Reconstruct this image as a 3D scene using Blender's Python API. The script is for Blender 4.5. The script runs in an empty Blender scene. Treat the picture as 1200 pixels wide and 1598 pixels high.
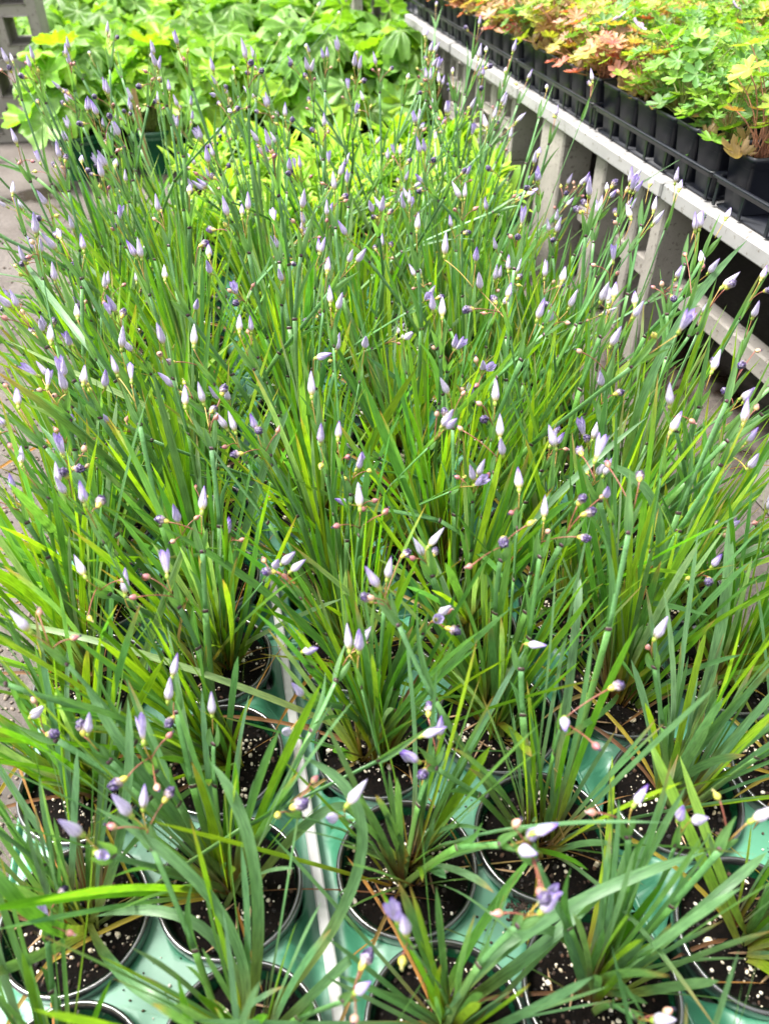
import bpy, math, random
from mathutils import Vector, Matrix, noise
R = math.radians
rnd = random.Random(7)
scene = bpy.context.scene
col = scene.collection

# ------------------------------------------------------------------ camera
CAM = Vector((0, 0, 0.731)); PITCH = R(40.5); YAW = R(12.4); FPX = 1200.0
cam_d = bpy.data.cameras.new('camera'); cam = bpy.data.objects.new('camera', cam_d); col.objects.link(cam)
cam.location = CAM
cam.rotation_euler = (math.pi/2 - PITCH, 0, -YAW)
cam_d.sensor_fit = 'VERTICAL'; cam_d.sensor_height = 36; cam_d.lens = FPX/1598*36
cam_d.clip_start = 0.01; cam_d.clip_end = 200
cam_d.dof.use_dof = True; cam_d.dof.focus_distance = 0.80; cam_d.dof.aperture_fstop = 7.0
scene.camera = cam
# ------------------------------------------------------------------ world, sun, exposure
SUN_EL = R(64); SUN_ROT = R(-70)
w = bpy.data.worlds.new('World'); scene.world = w; w.use_nodes = True
nt = w.node_tree; bg = nt.nodes['Background']
sky = nt.nodes.new('ShaderNodeTexSky'); sky.sky_type = 'NISHITA'; sky.sun_disc = False
sky.sun_elevation = SUN_EL; sky.sun_rotation = SUN_ROT; sky.dust_density = 3.0; sky.air_density = 1.0
hs = nt.nodes.new('ShaderNodeHueSaturation'); hs.inputs['Saturation'].default_value = 0.10
nt.links.new(sky.outputs[0], hs.inputs['Color']); nt.links.new(hs.outputs[0], bg.inputs[0])
bg.inputs[1].default_value = 0.15
sd = bpy.data.lights.new('sun', 'SUN'); sd.energy = 3.0; sd.angle = R(20); sd.color = (1, 0.965, 0.9)
so = bpy.data.objects.new('sun', sd); col.objects.link(so)
sdir = Vector((math.sin(SUN_ROT)*math.cos(SUN_EL), math.cos(SUN_ROT)*math.cos(SUN_EL), math.sin(SUN_EL)))
so.rotation_euler = sdir.to_track_quat('Z', 'Y').to_euler()
vs = scene.view_settings; vs.view_transform = 'Standard'; vs.look = 'None'; vs.gamma = 1.0; vs.exposure = 1.90
try: scene.cycles.max_bounces = 8; scene.cycles.transparent_max_bounces = 6
except Exception: pass

# ------------------------------------------------------------------ helpers
CF = Vector((math.sin(YAW)*math.cos(PITCH), math.cos(YAW)*math.cos(PITCH), -math.sin(PITCH)))
CR = Vector((math.cos(YAW), -math.sin(YAW), 0)); CU = CR.cross(CF)
def at(px, py, z):
    d = CF + CR*((px-600)/FPX) - CU*((py-799)/FPX)
    return CAM + d*((z-CAM.z)/d.z)

class MB:
    def __init__(s): s.v=[]; s.f=[]; s.c=[]; s.uv=[]; s.m=[]; s.sm=[]
    def vert(s, p, c=(1,1,1), uv=(0,0)):
        s.v.append(tuple(p)); s.c.append((c[0],c[1],c[2],1.0)); s.uv.append(uv); return len(s.v)-1
    def face(s, idx, m=0, smooth=True): s.f.append(tuple(idx)); s.m.append(m); s.sm.append(smooth)
    def box(s, lo, hi, c=(1,1,1), m=0, bev=0.0):
        x0,y0,z0=lo; x1,y1,z1=hi
        if bev<=0:
            b=[s.vert(p,c) for p in ((x0,y0,z0),(x1,y0,z0),(x1,y1,z0),(x0,y1,z0),(x0,y0,z1),(x1,y0,z1),(x1,y1,z1),(x0,y1,z1))]
            for q in ((0,3,2,1),(4,5,6,7),(0,1,5,4),(1,2,6,5),(2,3,7,6),(3,0,4,7)): s.face([b[i] for i in q],m,False)
            return
        e=bev; rings=[]
        def ring(z,i): return [s.vert(p,c) for p in ((x0+i+e,y0+i,z),(x1-i-e,y0+i,z),(x1-i,y0+i+e,z),(x1-i,y1-i-e,z),(x1-i-e,y1-i,z),(x0+i+e,y1-i,z),(x0+i,y1-i-e,z),(x0+i,y0+i+e,z))]
        rings=[ring(z0,e),ring(z0+e,0),ring(z1-e,0),ring(z1,e)]
        for a,b in zip(rings,rings[1:]):
            for k in range(8): s.face((a[k],a[(k+1)%8],b[(k+1)%8],b[k]),m,False)
        s.face(rings[0][::-1],m,False); s.face(rings[-1],m,False)
    def lathe(s, prof, n=48, c=(1,1,1), m=0, o=(0,0,0), cap=False):
        rings=[]
        for (r,z) in prof:
            rings.append([s.vert((o[0]+r*math.cos(2*math.pi*k/n),o[1]+r*math.sin(2*math.pi*k/n),o[2]+z),c) for k in range(n)])
        for a,b in zip(rings,rings[1:]):
            for k in range(n): s.face((a[k],a[(k+1)%n],b[(k+1)%n],b[k]),m)
        if cap: s.face(rings[-1],m)
    def tube(s, pts, rads, cols, n=6, m=0, flat=None, cap=True):
        # flat: (direction, factor) squashes the section into a winged stem
        rings=[]; N=len(pts)
        for i,p in enumerate(pts):
            t=(pts[min(i+1,N-1)]-pts[max(i-1,0)]).normalized()
            a=flat if flat is not None else Vector((0.3,0.9,0.2))
            a=(a-t*a.dot(t)); a=a.normalized() if a.length>1e-5 else t.orthogonal().normalized()
            b=t.cross(a); r=rads[i]; fl=0.32 if flat is not None else 1.0
            rings.append([s.vert(p+a*(r*math.cos(2*math.pi*k/n))+b*(r*fl*math.sin(2*math.pi*k/n)),cols[i],(k/n,i/N)) for k in range(n)])
        for a,b in zip(rings,rings[1:]):
            for k in range(n): s.face((a[k],a[(k+1)%n],b[(k+1)%n],b[k]),m)
        if cap: s.face(rings[-1],m); s.face(rings[0][::-1],m)
    def mesh(s, name, mats):
        me=bpy.data.meshes.new(name); me.from_pydata(s.v,[],s.f)
        for mt in (mats if isinstance(mats,(list,tuple)) else [mats]): me.materials.append(mt)
        me.polygons.foreach_set('material_index',s.m); me.polygons.foreach_set('use_smooth',s.sm)
        ca=me.color_attributes.new('Col','FLOAT_COLOR','POINT')
        ca.data.foreach_set('color',[x for c in s.c for x in c])
        ul=me.uv_layers.new(name='UVMap'); vi=[0]*len(me.loops); me.loops.foreach_get('vertex_index',vi)
        ul.data.foreach_set('uv',[x for i in vi for x in s.uv[i]])
        me.update(); return me
    def build(s, name, mats, parent=None, loc=None):
        return link(name, s.mesh(name,mats), parent, loc)
def link(name, me, parent=None, loc=None, rot=None, scale=None):
    o=bpy.data.objects.new(name,me); col.objects.link(o)
    if parent is not None: o.parent=parent
    if loc is not None: o.location=loc
    if rot is not None: o.rotation_euler=rot
    if scale is not None: o.scale=(scale,)*3 if not isinstance(scale,(tuple,list)) else scale
    return o
def thing(name, label, cat, loc=(0,0,0), rz=0, group=None):
    o=bpy.data.objects.new(name,None); col.objects.link(o); o.empty_display_size=0.02
    o.location=loc; o.rotation_euler=(0,0,rz); o['label']=label; o['category']=cat
    if group: o['group']=group
    return o
def tag(o,label,cat,group=None):
    o['label']=label; o['category']=cat
    if group: o['group']=group
    return o
def copy_tree(o, parent=None):
    c=o.copy(); col.objects.link(c); c.parent=parent
    for ch in list(o.children): copy_tree(ch,c)
    return c
def mixc(a,b,t): return tuple(a[i]*(1-t)+b[i]*t for i in range(3))
def jit(c,r,k=0.12):
    g=1+r.uniform(-k,k); return tuple(max(0,x*g*(1+r.uniform(-k,k)*0.4)) for x in c)

# ------------------------------------------------------------------ materials
def mat(name):
    m=bpy.data.materials.new(name); m.use_nodes=True; n=m.node_tree; p=n.nodes['Principled BSDF']; return m,n,p
def N(n,t,**k):
    x=n.nodes.new(t)
    for a,b in k.items():
        if a in x.inputs: x.inputs[a].default_value=b
        else: setattr(x,a,b)
    return x
def ramp(n,src,stops):
    r=n.nodes.new('ShaderNodeValToRGB'); e=r.color_ramp.elements
    e[0].position=stops[0][0]; e[0].color=(*stops[0][1],1); e[1].position=stops[1][0]; e[1].color=(*stops[1][1],1)
    for p,c in stops[2:]:
        q=e.new(p); q.color=(*c,1)
    n.links.new(src,r.inputs[0]); return r
def mixrgb(n,fac,a,b,mode='MIX'):
    x=n.nodes.new('ShaderNodeMix'); x.data_type='RGBA'; x.blend_type=mode
    for s_,v in ((0,fac),(6,a),(7,b)):
        if hasattr(v,'default_value') or hasattr(v,'is_output'): n.links.new(v,x.inputs[s_])
        else: x.inputs[s_].default_value=v if s_==0 else (*v,1)
    return x.outputs[2]

def leaf_mat(name, trans=0.35, rough=0.42, veins=True, tint=(1.15,1.25,0.55)):
    m,n,p=mat(name)
    at_=N(n,'ShaderNodeAttribute',attribute_name='Col')
    uv=N(n,'ShaderNodeUVMap')
    mp=N(n,'ShaderNodeMapping'); n.links.new(uv.outputs[0],mp.inputs[0])
    mp.inputs['Scale'].default_value=(7,2.2,1) if veins else (14,14,1)
    nz=N(n,'ShaderNodeTexNoise',Scale=1.0,Detail=3.0); n.links.new(mp.outputs[0],nz.inputs['Vector'])
    tc=N(n,'ShaderNodeTexCoord'); sp=N(n,'ShaderNodeTexNoise',Scale=70.0,Detail=4.0); n.links.new(tc.outputs['Object'],sp.inputs['Vector'])
    r1=ramp(n,nz.outputs[0],[(0.32,(0.66,0.68,0.66)),(0.68,(1.28,1.24,1.24))] if veins else [(0.3,(0.82,0.82,0.82)),(0.7,(1.18,1.16,1.14))])
    r2=ramp(n,sp.outputs[0],[(0.3,(0.85,0.88,0.85)),(0.7,(1.12,1.08,1.08))])
    c1=mixrgb(n,1.0,at_.outputs['Color'],r1.outputs[0],'MULTIPLY')
    c2=mixrgb(n,1.0,c1,r2.outputs[0],'MULTIPLY')
    n.links.new(c2,p.inputs['Base Color']); p.inputs['Roughness'].default_value=rough
    p.inputs['Specular IOR Level'].default_value=0.45
    bp=N(n,'ShaderNodeBump',Strength=0.35 if veins else 0.6,Distance=0.0006); n.links.new(nz.outputs[0],bp.inputs['Height']); n.links.new(bp.outputs[0],p.inputs['Normal'])
    tr=N(n,'ShaderNodeBsdfTranslucent'); c3=mixrgb(n,1.0,c2,tint,'MULTIPLY'); n.links.new(c3,tr.inputs['Color'])
    ms=N(n,'ShaderNodeMixShader'); ms.inputs[0].default_value=trans
    n.links.new(p.outputs[0],ms.inputs[1]); n.links.new(tr.outputs[0],ms.inputs[2])
    n.links.new(ms.outputs[0],n.nodes['Material Output'].inputs[0]); return m
M_blade=leaf_mat('grass_blade',0.46,0.40,True,(1.5,1.6,0.5))
M_broad=leaf_mat('broad_leaf',0.45,0.45,False,(1.15,1.2,0.45))
M_petal=leaf_mat('petal',0.35,0.55,True,(1.0,0.98,1.05))

def plastic(name,base,rough,coat=0.0,ior=1.5,dirt=None,scale=90,thr=0.68,bump=0.0):
    m,n,p=mat(name); tc=N(n,'ShaderNodeTexCoord')
    nz=N(n,'ShaderNodeTexNoise',Scale=scale,Detail=6.0,Roughness=0.65); n.links.new(tc.outputs['Object'],nz.inputs['Vector'])
    n2=N(n,'ShaderNodeTexNoise',Scale=scale/9,Detail=5.0); n.links.new(tc.outputs['Object'],n2.inputs['Vector'])
    v=ramp(n,n2.outputs[0],[(0.3,tuple(x*0.82 for x in base)),(0.7,tuple(min(1,x*1.12) for x in base))])
    c=v.outputs[0]
    if dirt is not None:
        d=ramp(n,nz.outputs[0],[(thr,(0,0,0)),(thr+0.03,(1,1,1))]); c=mixrgb(n,d.outputs[0],c,dirt)
    n.links.new(c,p.inputs['Base Color'])
    rr=N(n,'ShaderNodeMapRange'); n.links.new(n2.outputs[0],rr.inputs[0]); rr.inputs[3].default_value=rough*0.75; rr.inputs[4].default_value=min(1,rough*1.3)
    n.links.new(rr.outputs[0],p.inputs['Roughness'])
    p.inputs['IOR'].default_value=ior; p.inputs['Coat Weight'].default_value=coat; p.inputs['Coat Roughness'].default_value=0.2
    if bump>0:
        bp=N(n,'ShaderNodeBump',Strength=0.5,Distance=bump); n.links.new(nz.outputs[0],bp.inputs['Height']); n.links.new(bp.outputs[0],p.inputs['Normal'])
    return m
M_tray=plastic('green_tray_plastic',(0.030,0.175,0.095),0.5,0.0,1.9,(0.03,0.02,0.015),150,0.70)
M_pot=plastic('green_pot_plastic',(0.006,0.08,0.032),0.25,0.6,1.5,(0.03,0.02,0.015),160,0.74)
M_rim=plastic('black_rim_plastic',(0.018,0.018,0.02),0.22,1.0,1.9,(0.12,0.1,0.09),200,0.72)
M_black=plastic('black_tray_plastic',(0.0035,0.0045,0.010),0.38,0.0,1.5,(0.05,0.045,0.04),120,0.72)
M_white=plastic('white_plastic',(0.46,0.45,0.445),0.45,0.0,1.5,(0.08,0.06,0.05),190,0.665)
M_block=plastic('pale_concrete',(0.25,0.228,0.205),0.9,0.0,1.4,(0.13,0.11,0.095),120,0.59,0.003)
M_bench=plastic('bench_board',(0.25,0.243,0.24),0.7,0.0,1.4,(0.12,0.105,0.09),75,0.60,0.0012)
M_dark=plastic('dark_timber',(0.035,0.025,0.02),0.9,0,1.4)

def soil_mat():
    m,n,p=mat('potting_soil'); tc=N(n,'ShaderNodeTexCoord')
    a=N(n,'ShaderNodeTexNoise',Scale=260.0,Detail=8.0,Roughness=0.75); n.links.new(tc.outputs['Object'],a.inputs['Vector'])
    r=ramp(n,a.outputs[0],[(0.40,(0.0008,0.0005,0.0004)),(0.62,(0.006,0.0035,0.0022)),(0.78,(0.028,0.016,0.010))])
    v=N(n,'ShaderNodeTexVoronoi',Scale=330.0,Randomness=1.0); n.links.new(tc.outputs['Object'],v.inputs['Vector'])
    d=ramp(n,v.outputs['Distance'],[(0.10,(1,1,1)),(0.17,(0,0,0))])
    b=N(n,'ShaderNodeTexNoise',Scale=120.0,Detail=1.0); n.links.new(tc.outputs['Object'],b.inputs['Vector'])
    g=ramp(n,b.outputs[0],[(0.56,(0,0,0)),(0.66,(1,1,1))])
    k=mixrgb(n,1.0,d.outputs[0],g.outputs[0],'MULTIPLY')
    c=mixrgb(n,k,r.outputs[0],(0.35,0.31,0.26)); n.links.new(c,p.inputs['Base Color'])
    p.inputs['Roughness'].default_value=0.8; p.inputs['Specular IOR Level'].default_value=0.12
    bp=N(n,'ShaderNodeBump',Strength=1.0,Distance=0.0025); n.links.new(a.outputs[0],bp.inputs['Height']); n.links.new(bp.outputs[0],p.inputs['Normal'])
    return m
M_soil=soil_mat()
def vcol_mat(name,rough=0.8,k=0.2):
    m,n,p=mat(name); a=N(n,'ShaderNodeAttribute',attribute_name='Col'); tc=N(n,'ShaderNodeTexCoord')
    z=N(n,'ShaderNodeTexNoise',Scale=400.0,Detail=4.0); n.links.new(tc.outputs['Object'],z.inputs['Vector'])
    r=ramp(n,z.outputs[0],[(0.3,(1-k,)*3),(0.7,(1+k,)*3)]); c=mixrgb(n,1.0,a.outputs['Color'],r.outputs[0],'MULTIPLY')
    n.links.new(c,p.inputs['Base Color']); p.inputs['Roughness'].default_value=rough
    bp=N(n,'ShaderNodeBump',Strength=0.6,Distance=0.0006); n.links.new(z.outputs[0],bp.inputs['Height']); n.links.new(bp.outputs[0],p.inputs['Normal'])
    return m
M_bits=vcol_mat('soil_bits',0.85,0.25)
M_stem=vcol_mat('stem_skin',0.42,0.12)
def ground_mat():
    m,n,p=mat('ground_concrete'); tc=N(n,'ShaderNodeTexCoord')
    a=N(n,'ShaderNodeTexNoise',Scale=3.0,Detail=8.0,Roughness=0.6); n.links.new(tc.outputs['Object'],a.inputs['Vector'])
    b=N(n,'ShaderNodeTexNoise',Scale=110.0,Detail=8.0,Roughness=0.75); n.links.new(tc.outputs['Object'],b.inputs['Vector'])
    r=ramp(n,a.outputs[0],[(0.36,(0.055,0.042,0.034)),(0.56,(0.112,0.096,0.086))])
    r2=ramp(n,b.outputs[0],[(0.33,(0.55,0.55,0.55)),(0.68,(1.25,1.22,1.2))])
    c=mixrgb(n,1.0,r.outputs[0],r2.outputs[0],'MULTIPLY')
    w_=ramp(n,a.outputs[0],[(0.38,(1,1,1)),(0.42,(0,0,0))])     # damp patches
    c=mixrgb(n,w_.outputs[0],c,(0.018,0.011,0.007)); n.links.new(c,p.inputs['Base Color'])
    rr=ramp(n,a.outputs[0],[(0.36,(0.12,)*3),(0.44,(0.85,)*3)]); n.links.new(rr.outputs[0],p.inputs['Roughness'])
    bp=N(n,'ShaderNodeBump',Strength=0.7,Distance=0.004); n.links.new(b.outputs[0],bp.inputs['Height']); n.links.new(bp.outputs[0],p.inputs['Normal'])
    return m
M_ground=ground_mat()

# ------------------------------------------------------------------ the setting
mb=MB(); n_=60
for j in range(n_+1):
    for i in range(n_+1):
        mb.vert((-40+80*i/n_,-20+80*j/n_,0))
for j in range(n_):
    for i in range(n_): mb.face((j*(n_+1)+i,j*(n_+1)+i+1,(j+1)*(n_+1)+i+1,(j+1)*(n_+1)+i))
g=mb.build('ground',M_ground); g['kind']='structure'
# loose grit along the left edge of the trays
mb=MB(); r=random.Random(3)
def pebble(mb,p,s,c,r,m=0):
    ic=[(0,0,1),(.9,0,.45),(.28,.85,.45),(-.72,.53,.45),(-.72,-.53,.45),(.28,-.85,.45),(.72,.53,-.45),(-.28,.85,-.45),(-.9,0,-.45),(-.28,-.85,-.45),(.72,-.53,-.45),(0,0,-1)]
    fa=[(0,1,2),(0,2,3),(0,3,4),(0,4,5),(0,5,1),(1,6,2),(2,7,3),(3,8,4),(4,9,5),(5,10,1),(6,7,2),(7,8,3),(8,9,4),(9,10,5),(10,6,1),(11,7,6),(11,8,7),(11,9,8),(11,10,9),(11,6,10)]
    q=Matrix.Rotation(r.uniform(0,6.3),3,'X')@Matrix.Rotation(r.uniform(0,6.3),3,'Z')
    sx,sy,sz=s*r.uniform(.7,1.3),s*r.uniform(.6,1.1),s*r.uniform(.5,1)
    b=[mb.vert(p+q@Vector((v[0]*sx*r.uniform(.8,1.15),v[1]*sy*r.uniform(.8,1.15),v[2]*sz)),c) for v in ic]
    for f in fa: mb.face([b[i] for i in f],m,True)
for k in range(2600):
    y=r.uniform(0.1,2.2); x=-0.255-abs(r.gauss(0,0.10))
    c=mixc((0.05,0.035,0.025),(0.20,0.16,0.125),r.random()**1.5)
    pebble(mb,Vector((x,y,0.001)),r.uniform(0.0012,0.0042),c,r)
o=mb.build('gravel',M_bits); o['kind']='stuff'; tag(o,'loose brown grit scattered on the ground left of the trays','gravel')

# pale slats the trays stand on
ZB=0.02
SX=[(-0.248,-0.10),(-0.085,-0.004),(0.020,0.14),(0.155,0.245),(0.262,0.40),(0.415,0.497)]
# (a thin board deck)
mb=MB()
mb.box((-0.252,-0.1,0.002),(0.500,1.90,ZB-0.002),bev=0.003)
o=mb.build('display_board',M_white); tag(o,'low pale board on the ground carrying all the green trays','board')
mb=MB()
mb.box((0.003,-0.1,ZB),(0.0125,0.66,0.094),bev=0.0015)
o=mb.build('divider_rail',M_white); tag(o,'narrow white soil-specked rail between the left and middle columns of green trays','rail')

# ------------------------------------------------------------------ green trays
PX=0.1155; PY=0.113; HR=0.0535; ZR=0.125       # pitch, hole radius, rim height
def zprof(d):     # d = distance inside the tray edge
    if d>0.026: return 0.112
    t=max(0,min(1,(0.026-d)/0.018)); t=t*t*(3-2*t); return 0.112-0.034*t
def make_tray(nx,ny):
    mb=MB(); W=nx*PX+0.012; L=ny*PY+0.012
    for i in range(nx):
        for j in range(ny):
            cx=(i-(nx-1)/2)*PX; cy=(j-(ny-1)/2)*PY
            x0=cx-PX/2-(0.006 if i==0 else 0); x1=cx+PX/2+(0.006 if i==nx-1 else 0)
            y0=cy-PY/2-(0.006 if j==0 else 0); y1=cy+PY/2+(0.006 if j==ny-1 else 0)
            n=56; K=6; rings=[]
            # directions through corners included
            angs=sorted([2*math.pi*k/n for k in range(n)]+[math.atan2(y-cy,x-cx)%(2*math.pi) for x in (x0,x1) for y in (y0,y1)]); 
            for kk in range(-2,K+1):
                ring=[]
                for a in angs:
                    ca,sa=math.cos(a),math.sin(a)
                    tx=((x1-cx)/ca if ca>1e-9 else (x0-cx)/ca if ca<-1e-9 else 9); ty=((y1-cy)/sa if sa>1e-9 else (y0-cy)/sa if sa<-1e-9 else 9)
                    ro=min(tx,ty)
                    rr=HR+(ro-HR)*max(0,kk)/K if ro>HR else ro
                    if kk<0: rr=min(HR,ro)-0.0015*(-kk)
                    x=cx+rr*ca; y=cy+rr*sa
                    d=min(W/2-abs(x),L/2-abs(y)); z=zprof(d)-(0.003 if kk==0 else 0)-(0.022*(-kk) if kk<0 else 0)
                    ring.append(mb.vert((x,y,z)))
                rings.append(ring)
            na=len(angs)
            for a,b in zip(rings,rings[1:]):
                for k in range(na): mb.face((a[k],b[k],b[(k+1)%na],a[(k+1)%na]))
    ob=mb.mesh('tray_deck',M_tray)
    # outer rolled lip and skirt
    mb=MB(); prof=[(0,zprof(0)),(0.0015,0.082),(0.003,0.084),(0.0048,0.082),(0.0052,0.077),(0.0048,0.07),(0.002,0.069),(-0.003,ZB+0.003)]
    rings=[]
    for (e,z) in prof:
        hw,hl=W/2+e,L/2+e; rc=0.012; ring=[]
        for (sx,sy,a0) in ((1,1,0),(-1,1,90),(-1,-1,180),(1,-1,270)):
            for q in range(6):
                a=R(a0+18*q); ring.append(mb.vert((sx*(hw-rc)+rc*math.cos(a),sy*(hl-rc)+rc*math.sin(a),z)))
        rings.append(ring)
    for a,b in zip(rings,rings[1:]):
        m_=len(a)
        for k in range(m_): mb.face((a[k],b[k],b[(k+1)%m_],a[(k+1)%m_]))
    return ob, mb.mesh('rim',M_tray)
TRAY_N=5
tm,tl=make_tray(2,TRAY_N)
TX=[-0.1175,0.1345,0.3730]; YOFF=[0.016,0.0,0.010]; ROWY0=0.045
colsx=[]; 
adj=['left','middle','right']; dep=['nearest the viewer','halfway back','at the far end']
for a in range(3):
    for b in range(4 if a<3 else 0):
        y=ROWY0+YOFF[a]+(b*(TRAY_N*PY+0.004))+PY*(TRAY_N-1)/2
        if b==3: continue
        t=thing('plant_tray','green plastic tray holding two columns of pots, %s column of trays, %s'%(adj[a],dep[b]),'tray',(TX[a],y,0),0,'green plastic trays under the potted irises')
        link('deck',tm,t); link('rim',tl,t)

# ------------------------------------------------------------------ pots and soil
def pot_meshes():
    mb=MB(); mb.lathe([(0.038,0.0),(0.040,0.001),(0.0505,0.098),(0.0505,0.101)],44)
    body=mb.mesh('pot',M_pot)
    mb=MB(); mb.lathe([(0.0508,0.088),(0.0545,0.089),(0.0558,0.0915),(0.0560,0.0985),(0.0560,0.1030),(0.0553,0.1047),(0.0540,0.1052),(0.0528,0.1046),(0.0521,0.1030),(0.0512,0.099),(0.0500,0.075)],56)
    rim=mb.mesh('rim',M_rim); return body,rim
POT,RIM=pot_meshes()
SOILS=[]
for k in range(7):
    r=random.Random(100+k); mb=MB(); nr,na=16,52
    off=Vector((k*7.3,1.7*k,0))
    def hz(x,y):
        p=Vector((x,y,0))
        rr=math.hypot(x,y)/0.05
        return 0.0885+0.004*(1-rr*rr)+0.0035*noise.noise(p*60+off)+0.0018*noise.noise(p*190+off)+0.001*noise.noise(p*420+off)
    rings=[[mb.vert((0,0,hz(0,0)))]*na]
    for i in range(1,nr+1):
        q=0.0515*i/nr; rings.append([mb.vert((q*math.cos(2*math.pi*j/na),q*math.sin(2*math.pi*j/na),hz(q*math.cos(2*math.pi*j/na),q*math.sin(2*math.pi*j/na)))) for j in range(na)])
    for a,b in zip(rings,rings[1:]):
        for j in range(na):
            if a[0]==a[1]: mb.face((a[0],b[j],b[(j+1)%na]))
            else: mb.face((a[j],b[j],b[(j+1)%na],a[(j+1)%na]))
    cl=[(r.uniform(-.03,.03),r.uniform(-.03,.03)) for _ in range(5)]
    for q in range(115):       # perlite
        a=r.uniform(0,6.28); d=0.049*math.sqrt(r.random()); x,y=d*math.cos(a),d*math.sin(a)
        if r.random()<0.55:
            g_=r.choice(cl); x,y=g_[0]+r.gauss(0,.006),g_[1]+r.gauss(0,.006)
            if math.hypot(x,y)>0.049: continue
        s=r.uniform(0.0005,0.0011) if r.random()<0.72 else r.uniform(0.0012,0.0026)
        if q<3: s=r.uniform(0.003,0.0042)
        c=mixc((0.72,0.66,0.57),(0.42,0.33,0.22),r.random()**1.5)
        pebble(mb,Vector((x,y,hz(x,y)+s*0.3)),s,c,r,1)
    for q in range(110):      # bark crumbs
        a=r.uniform(0,6.28); d=0.049*math.sqrt(r.random()); x,y=d*math.cos(a),d*math.sin(a); s=r.uniform(0.0008,0.0026)
        c=mixc((0.004,0.0025,0.002),(0.07,0.034,0.018),r.random()**2.5)
        pebble(mb,Vector((x,y,hz(x,y)+s*0.2)),s,c,r,1)
    for q in range(5):       # fallen straw and chips
        a=r.uniform(0,6.28); d=0.035*math.sqrt(r.random()); x,y=d*math.cos(a),d*math.sin(a); b=r.uniform(0,6.28); L=r.uniform(.008,.026)
        z=hz(x,y)+0.0025; u=Vector((math.cos(b),math.sin(b),r.uniform(-.1,.25))); c=mixc((0.10,0.055,0.03),(0.34,0.22,0.12),r.random())
        pts=[Vector((x,y,z))+u*(L*t/3) for t in range(4)]
        pts=[p_ if math.hypot(p_.x,p_.y)<0.049 else Vector((p_.x*0.9,p_.y*0.9,p_.z)) for p_ in pts]
        mb.tube(pts,[0.0004,0.0011,0.001,0.0002],[c]*4,5,1,flat=Vector((0.2,0.1,1)).cross(u))
    SOILS.append(mb.mesh('soil',[M_soil,M_bits]))

# ------------------------------------------------------------------ leaves
GB=(0.085,0.195,0.082); GG=(0.072,0.205,0.016); GY=(0.22,0.36,0.020); GL=(0.20,0.32,0.15)
def leaf_colour(r,bluish):
    q=r.random()
    if bluish>0.7 and q<bluish: return jit(mixc((0.125,0.240,0.125),GB,r.random()*0.8),r,0.2)
    if q<0.12: return jit(mixc(GL,(0.20,0.31,0.20),r.random()),r)
    if q<bluish: return jit(mixc(GB,GG,r.random()*0.7),r,0.26)
    if q<bluish+(1-bluish)*0.72: return jit(mixc(GG,GY,r.random()*0.8),r,0.26)
    return jit(GY,r)
def blade(mb,pts,wid,nrm,c0,c1,r,fold=0.0,tipc=None,m=0):
    """ribbon of three verts across; nrm = the face normal wanted"""
    n=len(pts); uo=r.uniform(0,50); rows=[]; acc=0
    for i,p in enumerate(pts):
        t=(pts[min(i+1,n-1)]-pts[max(i-1,0)]).normalized()
        s=t.cross(nrm); s=s.normalized() if s.length>1e-4 else t.orthogonal().normalized()
        q=s.cross(t); wv=wid[i]
        if i: acc+=(pts[i]-pts[i-1]).length
        u=i/(n-1)
        c=mixc(c0,c1,min(1,(u*2.6)**1.2)) if u<0.385 else c1
        if tipc and u>0.86: c=mixc(c1,tipc,(u-0.86)/0.14)
        ce=mixc(c,(c[0]*1.25,c[1]*1.2,c[2]*1.15),0.6)
        rows.append((mb.vert(p-s*wv*0.5+q*fold*wv,ce,(uo,acc*30+uo)),mb.vert(p-s*wv*0.2+q*fold*wv*0.25,c,(uo+0.3,acc*30+uo)),mb.vert(p+s*wv*0.2,c,(uo+0.7,acc*30+uo)),mb.vert(p+s*wv*0.5+q*fold*wv,ce,(uo+1,acc*30+uo))))
    for a,b in zip(rows,rows[1:]):
        for k in range(3): mb.face((a[k],a[k+1],b[k+1],b[k]),m)
def wprof(u,w):
    b=0.62+0.38*min(1,u/0.30)
    tt=1.0-0.12*u if u<0.80 else max(0.03,0.904*(1-((u-0.80)/0.20)**1.9))
    return w*b*tt
def bez(p0,p1,p2,n):
    return [p0*((1-t)**2)+p1*(2*t*(1-t))+p2*(t*t) for t in [i/n for i in range(n+1)]]
BASES=[(0.17,0.045,0.025),(0.25,0.13,0.035),(0.30,0.30,0.07),(0.10,0.16,0.03),(0.22,0.085,0.03)]
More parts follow.
